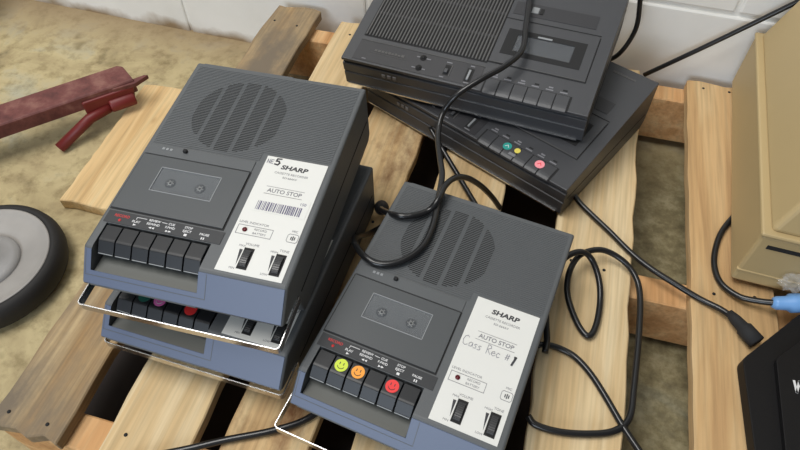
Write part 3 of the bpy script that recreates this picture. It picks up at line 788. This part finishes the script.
b.poly_prism([(-.75, .045), (.010, .040), (.010, .047), (-.75, .052)], 'z', hz-.027, hz-.001, M['rust'], bev=.0015, seg=1, fn=bfn)
b.poly_prism([(-.03, .040), (.030, .038), (.036, .042), (.010, .053), (-.03, .049)], 'z', hz-.012, hz-.004, M['rust'], bev=.001, fn=bfn)
part(b.build('angle_bar'), rb_)
b = MB(); b.poly_prism([(-.085, hz-.045), (.0, hz-.040), (.006, hz-.010), (-.085, hz-.010)], 'y', .030, .052, M['redpaint'], bev=.003, seg=2, fn=bfn)
b.cyl(bfn(Vector((-.022, .050, hz-.034))), dirb, .0125, .045, M['redpaint'], n=20, bev=.003)
part(b.build('bracket'), rb_)
b = MB(); b.tube([bfn(Vector((-.045, .050, hz-.036))), bfn(Vector((-.085, .055, .034))), bfn(Vector((-.150, .072, .0095)))], .0092, M['redpaint'], n=16); part(b.build('brace_rod'), rb_)
b = MB(); b.box(-.74, -.66, .0, .055, 0, hz-.006, M['redpaint'], bev=.003, fn=bfn); part(b.build('foot_block'), rb_)
pl = board(-.707, -.610, .480, .775, FZ+.0005, FZ+.021, W_['loose'], name='plank', rough=.004, seed=31)
pl.rotation_euler.z = radians(3.0)
tag(pl, 'short honey-coloured plank lying on the concrete beside the left stack', 'plank')
bxo = thing('dark_box', 'dark brown box against the wall in the far left corner', 'box', (-1.26, .86, FZ), (0, 0, radians(18)))
b = MB(); b.box(-.15, .10, -.04, .05, 0, .16, M['brown'], bev=.003); part(b.build('box_body'), bxo)
b = MB(); b.box(-.152, .102, -.042, .052, .15, .172, M['brown'], bev=.003); part(b.build('box_lid'), bxo)

# ------------------------------------------------------------------ cords
CORDS = {
    'loop': [(-0.0353, 0.8348, 0.1680), (-0.0298, 0.7548, 0.1600), (-0.0273, 0.7090, 0.1520), (-0.0442, 0.6788, 0.1450), (-0.0716, 0.6521, 0.1370), (-0.0969, 0.6317, 0.1230), (-0.1115, 0.6184, 0.1000), (-0.1107, 0.5882, 0.0880), (-0.0986, 0.5478, 0.0880), (-0.0885, 0.5140, 0.0925), (-0.0844, 0.4748, 0.0925), (-0.0815, 0.4366, 0.0920), (-0.0862, 0.4034, 0.0910), (-0.1030, 0.3793, 0.0905), (-0.1257, 0.3697, 0.0895), (-0.1461, 0.3758, 0.0890), (-0.1655, 0.3990, 0.0780), (-0.1725, 0.4280, 0.0500), (-0.1690, 0.4560, 0.0200), (-0.1600, 0.4820, 0.0060)],
    'plug': [(-0.1655, 0.5050, 0.0180), (-0.1529, 0.4681, 0.0600), (-0.1299, 0.4423, 0.0880), (-0.1104, 0.4422, 0.0925), (-0.0919, 0.4551, 0.0925), (-0.0832, 0.4676, 0.1010), (-0.0799, 0.4904, 0.1020), (-0.0719, 0.5117, 0.0960), (-0.0589, 0.5257, 0.0850), (-0.0414, 0.5398, 0.0600), (-0.0257, 0.5516, 0.0300), (-0.0127, 0.5544, 0.0080)],
    'short': [(-0.1367, 0.6599, 0.0300), (-0.1077, 0.6269, 0.0200), (-0.0838, 0.6004, 0.0120), (-0.0604, 0.5723, 0.0070), (-0.0377, 0.5429, 0.0050)],
    'double': [(0.0721, 0.3522, 0.0140), (0.0724, 0.3680, 0.0140), (0.0672, 0.3928, 0.0200), (0.0640, 0.4164, 0.0280), (0.0692, 0.4533, 0.0340), (0.0808, 0.4764, 0.0360), (0.0971, 0.4886, 0.0340), (0.1113, 0.4858, 0.0260), (0.1237, 0.4654, 0.0160), (0.1287, 0.4394, 0.0080), (0.1268, 0.4075, 0.0060), (0.1200, 0.3906, 0.0060), (0.1089, 0.3985, 0.0060), (0.0957, 0.4218, 0.0080), (0.0874, 0.4449, 0.0140), (0.0880, 0.4699, 0.0220), (0.0989, 0.4933, 0.0240), (0.1230, 0.5078, 0.0220), (0.1494, 0.5034, 0.0160), (0.1676, 0.4876, 0.0100), (0.1756, 0.4622, 0.0060), (0.1762, 0.4116, 0.0055), (0.1731, 0.3429, 0.0050), (0.1694, 0.3031, 0.0050), (0.1547, 0.2846, 0.0050), (0.1305, 0.2747, 0.0050), (0.0998, 0.2685, 0.0050), (0.0744, 0.2694, 0.0050), (0.0647, 0.2765, 0.0060)],
    'front_right': [(0.0637, 0.3612, 0.0100), (0.0750, 0.3653, 0.0080), (0.0903, 0.3655, 0.0055), (0.1069, 0.3599, 0.0050), (0.1250, 0.3445, 0.0050), (0.1430, 0.3215, 0.0050), (0.1625, 0.2934, 0.0050), (0.1819, 0.2693, 0.0050), (0.1972, 0.2497, 0.0050)],
    'to_machine': [(0.0783, 0.6053, 0.0120), (0.0913, 0.5918, 0.0080), (0.1091, 0.5764, 0.0060), (0.1343, 0.5537, 0.0055), (0.1613, 0.5276, 0.0050), (0.1867, 0.5087, 0.0050), (0.2171, 0.4922, 0.0050), (0.2464, 0.4777, 0.0050), (0.2676, 0.4665, 0.0090), (0.2823, 0.4540, 0.0130)],
    'wall': [(0.1714, 0.9172, -0.0060), (0.2374, 0.9147, 0.0599), (0.2898, 0.9148, 0.1122), (0.3343, 0.9151, 0.1572), (0.3789, 0.9134, 0.2043)],
    'behind': [(0.0929, 0.8871, 0.0269), (0.1081, 0.8866, 0.0361), (0.1189, 0.8892, 0.0479), (0.1282, 0.8958, 0.0693), (0.1316, 0.9007, 0.0938), (0.1256, 0.9059, 0.1290), (0.1148, 0.9063, 0.1706)],
    'blue': [(0.3055, 0.6437, 0.0045), (0.2844, 0.6091, 0.0045), (0.2716, 0.5780, 0.0045), (0.2652, 0.5400, 0.0045), (0.2706, 0.5091, 0.0060), (0.2891, 0.4905, 0.0100), (0.3089, 0.4848, 0.0160), (0.3263, 0.4829, 0.0220)],
    'bottom': [(-0.3323, 0.1186, 0.0050), (-0.2766, 0.1464, 0.0050), (-0.2380, 0.1677, 0.0050), (-0.1914, 0.1914, 0.0050), (-0.1589, 0.2160, 0.0050), (-0.1300, 0.2620, 0.0060)],
}
CL = dict(
    loop='black power cord crossing the upper black recorder and looping over the front grey recorder',
    plug='black cord with a plug crossing the rear left corner of the front recorder',
    short='straight black cord hanging between the lower black recorder and the front recorder',
    double='black cord coiled in a double loop on the pallet right of the front recorder',
    front_right='black cord running from the front recorder straight down to the lower right edge',
    to_machine='black cord from the lower black recorder plugged into the machine at the lower right',
    wall='black cord running up along the white block wall behind the beige case',
    behind='black cord curving up the wall behind the upper black recorder',
    blue='black cord with a light blue plug at the foot of the beige case',
    bottom='black cord crossing the boards under the front recorder at the bottom edge',
)
def cord_thing(key, r=.0038):
    P = spline(CORDS[key], 8); base = P[0]
    base = Vector((sum(p.x for p in P)/len(P), sum(p.y for p in P)/len(P), min(p.z for p in P)))
    t = thing('power_cord', CL[key], 'cord', base, (0, 0, 0), 'black power cords')
    b = MB(); b.tube([p-base for p in P], r, M['cord'], n=10); part(b.build('cable'), t)
    return t, base
for key in ('loop', 'short', 'double', 'front_right', 'wall', 'behind', 'bottom'): cord_thing(key)
# cord ending in a moulded plug beside the stack
t, base = cord_thing('plug')
p0, p1 = Vector(CORDS['plug'][0])-base, Vector(CORDS['plug'][1])-base
b = MB(); d = (p1-p0).normalized()
b.tube([p0-d*.012, p0-d*.011, p0+d*.008, p0+d*.022, p0+d*.036], [.006, .0098, .0098, .0080, .0055], M['rubber'], n=14); part(b.build('plug'), t)
# cord plugged into the black machine
t, base = cord_thing('to_machine')
p0, p1 = Vector(CORDS['to_machine'][-2])-base, Vector(CORDS['to_machine'][-1])-base
b = MB(); e = p1+Vector((.022, -.026, .001))
d = (e-p1).normalized()
b.tube([p1-d*.010, p1, p1+d*.012, p1+d*.014, e], [.0045, .0065, .0075, .0095, .0095], M['rubber'], n=14); part(b.build('plug'), t)
# cord with the light blue plug
t, base = cord_thing('blue')
p1 = Vector(CORDS['blue'][-1])-base
b = MB(); b.tube([p1-Vector((.004, 0, 0)), p1, p1+Vector((.012, .003, 0)), p1+Vector((.016, .004, 0)), p1+Vector((.045, .012, .002))], [.006, .008, .0085, .0115, .0115], M['blue'], n=16)
b.box(p1.x+.044, p1.x+.060, p1.y+.004, p1.y+.020, p1.z-.010, p1.z+.012, M['blue'], bev=.003, seg=2)
part(b.build('plug'), t, 'light blue plug')

# ------------------------------------------------------------------ camera and light
cam = bpy.data.cameras.new('camera'); co = bpy.data.objects.new('camera', cam); COL.objects.link(co)
cam.sensor_width = 36; cam.lens = 618.22/800*36; cam.clip_start = .02
r, u, f = (.9646, .2638, -.0027), (-.2055, .7577, .6194), (-.1655, .5969, -.7851)
co.matrix_world = Matrix(((r[0], u[0], -f[0], 0), (r[1], u[1], -f[1], 0), (r[2], u[2], -f[2], .6531), (0, 0, 0, 1)))
SC.camera = co

def area(name, loc, target, size, sy, power, col):
    l = bpy.data.lights.new(name, 'AREA'); l.shape = 'RECTANGLE'; l.size = size; l.size_y = sy; l.energy = power; l.color = col
    o = bpy.data.objects.new(name, l); COL.objects.link(o); o.location = loc
    o.rotation_euler = (Vector(target)-Vector(loc)).to_track_quat('-Z', 'Y').to_euler()
    return o
area('ceiling_light', (-1.1, .15, 3.0), (-.2, .5, 0), 2.0, 1.3, 84, (1, .975, .94))
area('window_light', (-.9, -3.0, 1.3), (-.1, .4, 0), 1.8, 1.2, 64, (.78, .88, 1))
wd = bpy.data.worlds.new('world'); SC.world = wd; wd.use_nodes = True
wd.node_tree.nodes['Background'].inputs['Color'].default_value = (.95, .97, 1, 1)
wd.node_tree.nodes['Background'].inputs['Strength'].default_value = .12
SC.view_settings.view_transform = 'Standard'; SC.view_settings.look = 'None'
SC.view_settings.exposure = 0; SC.view_settings.gamma = 1; SC.view_settings.use_curve_mapping = False
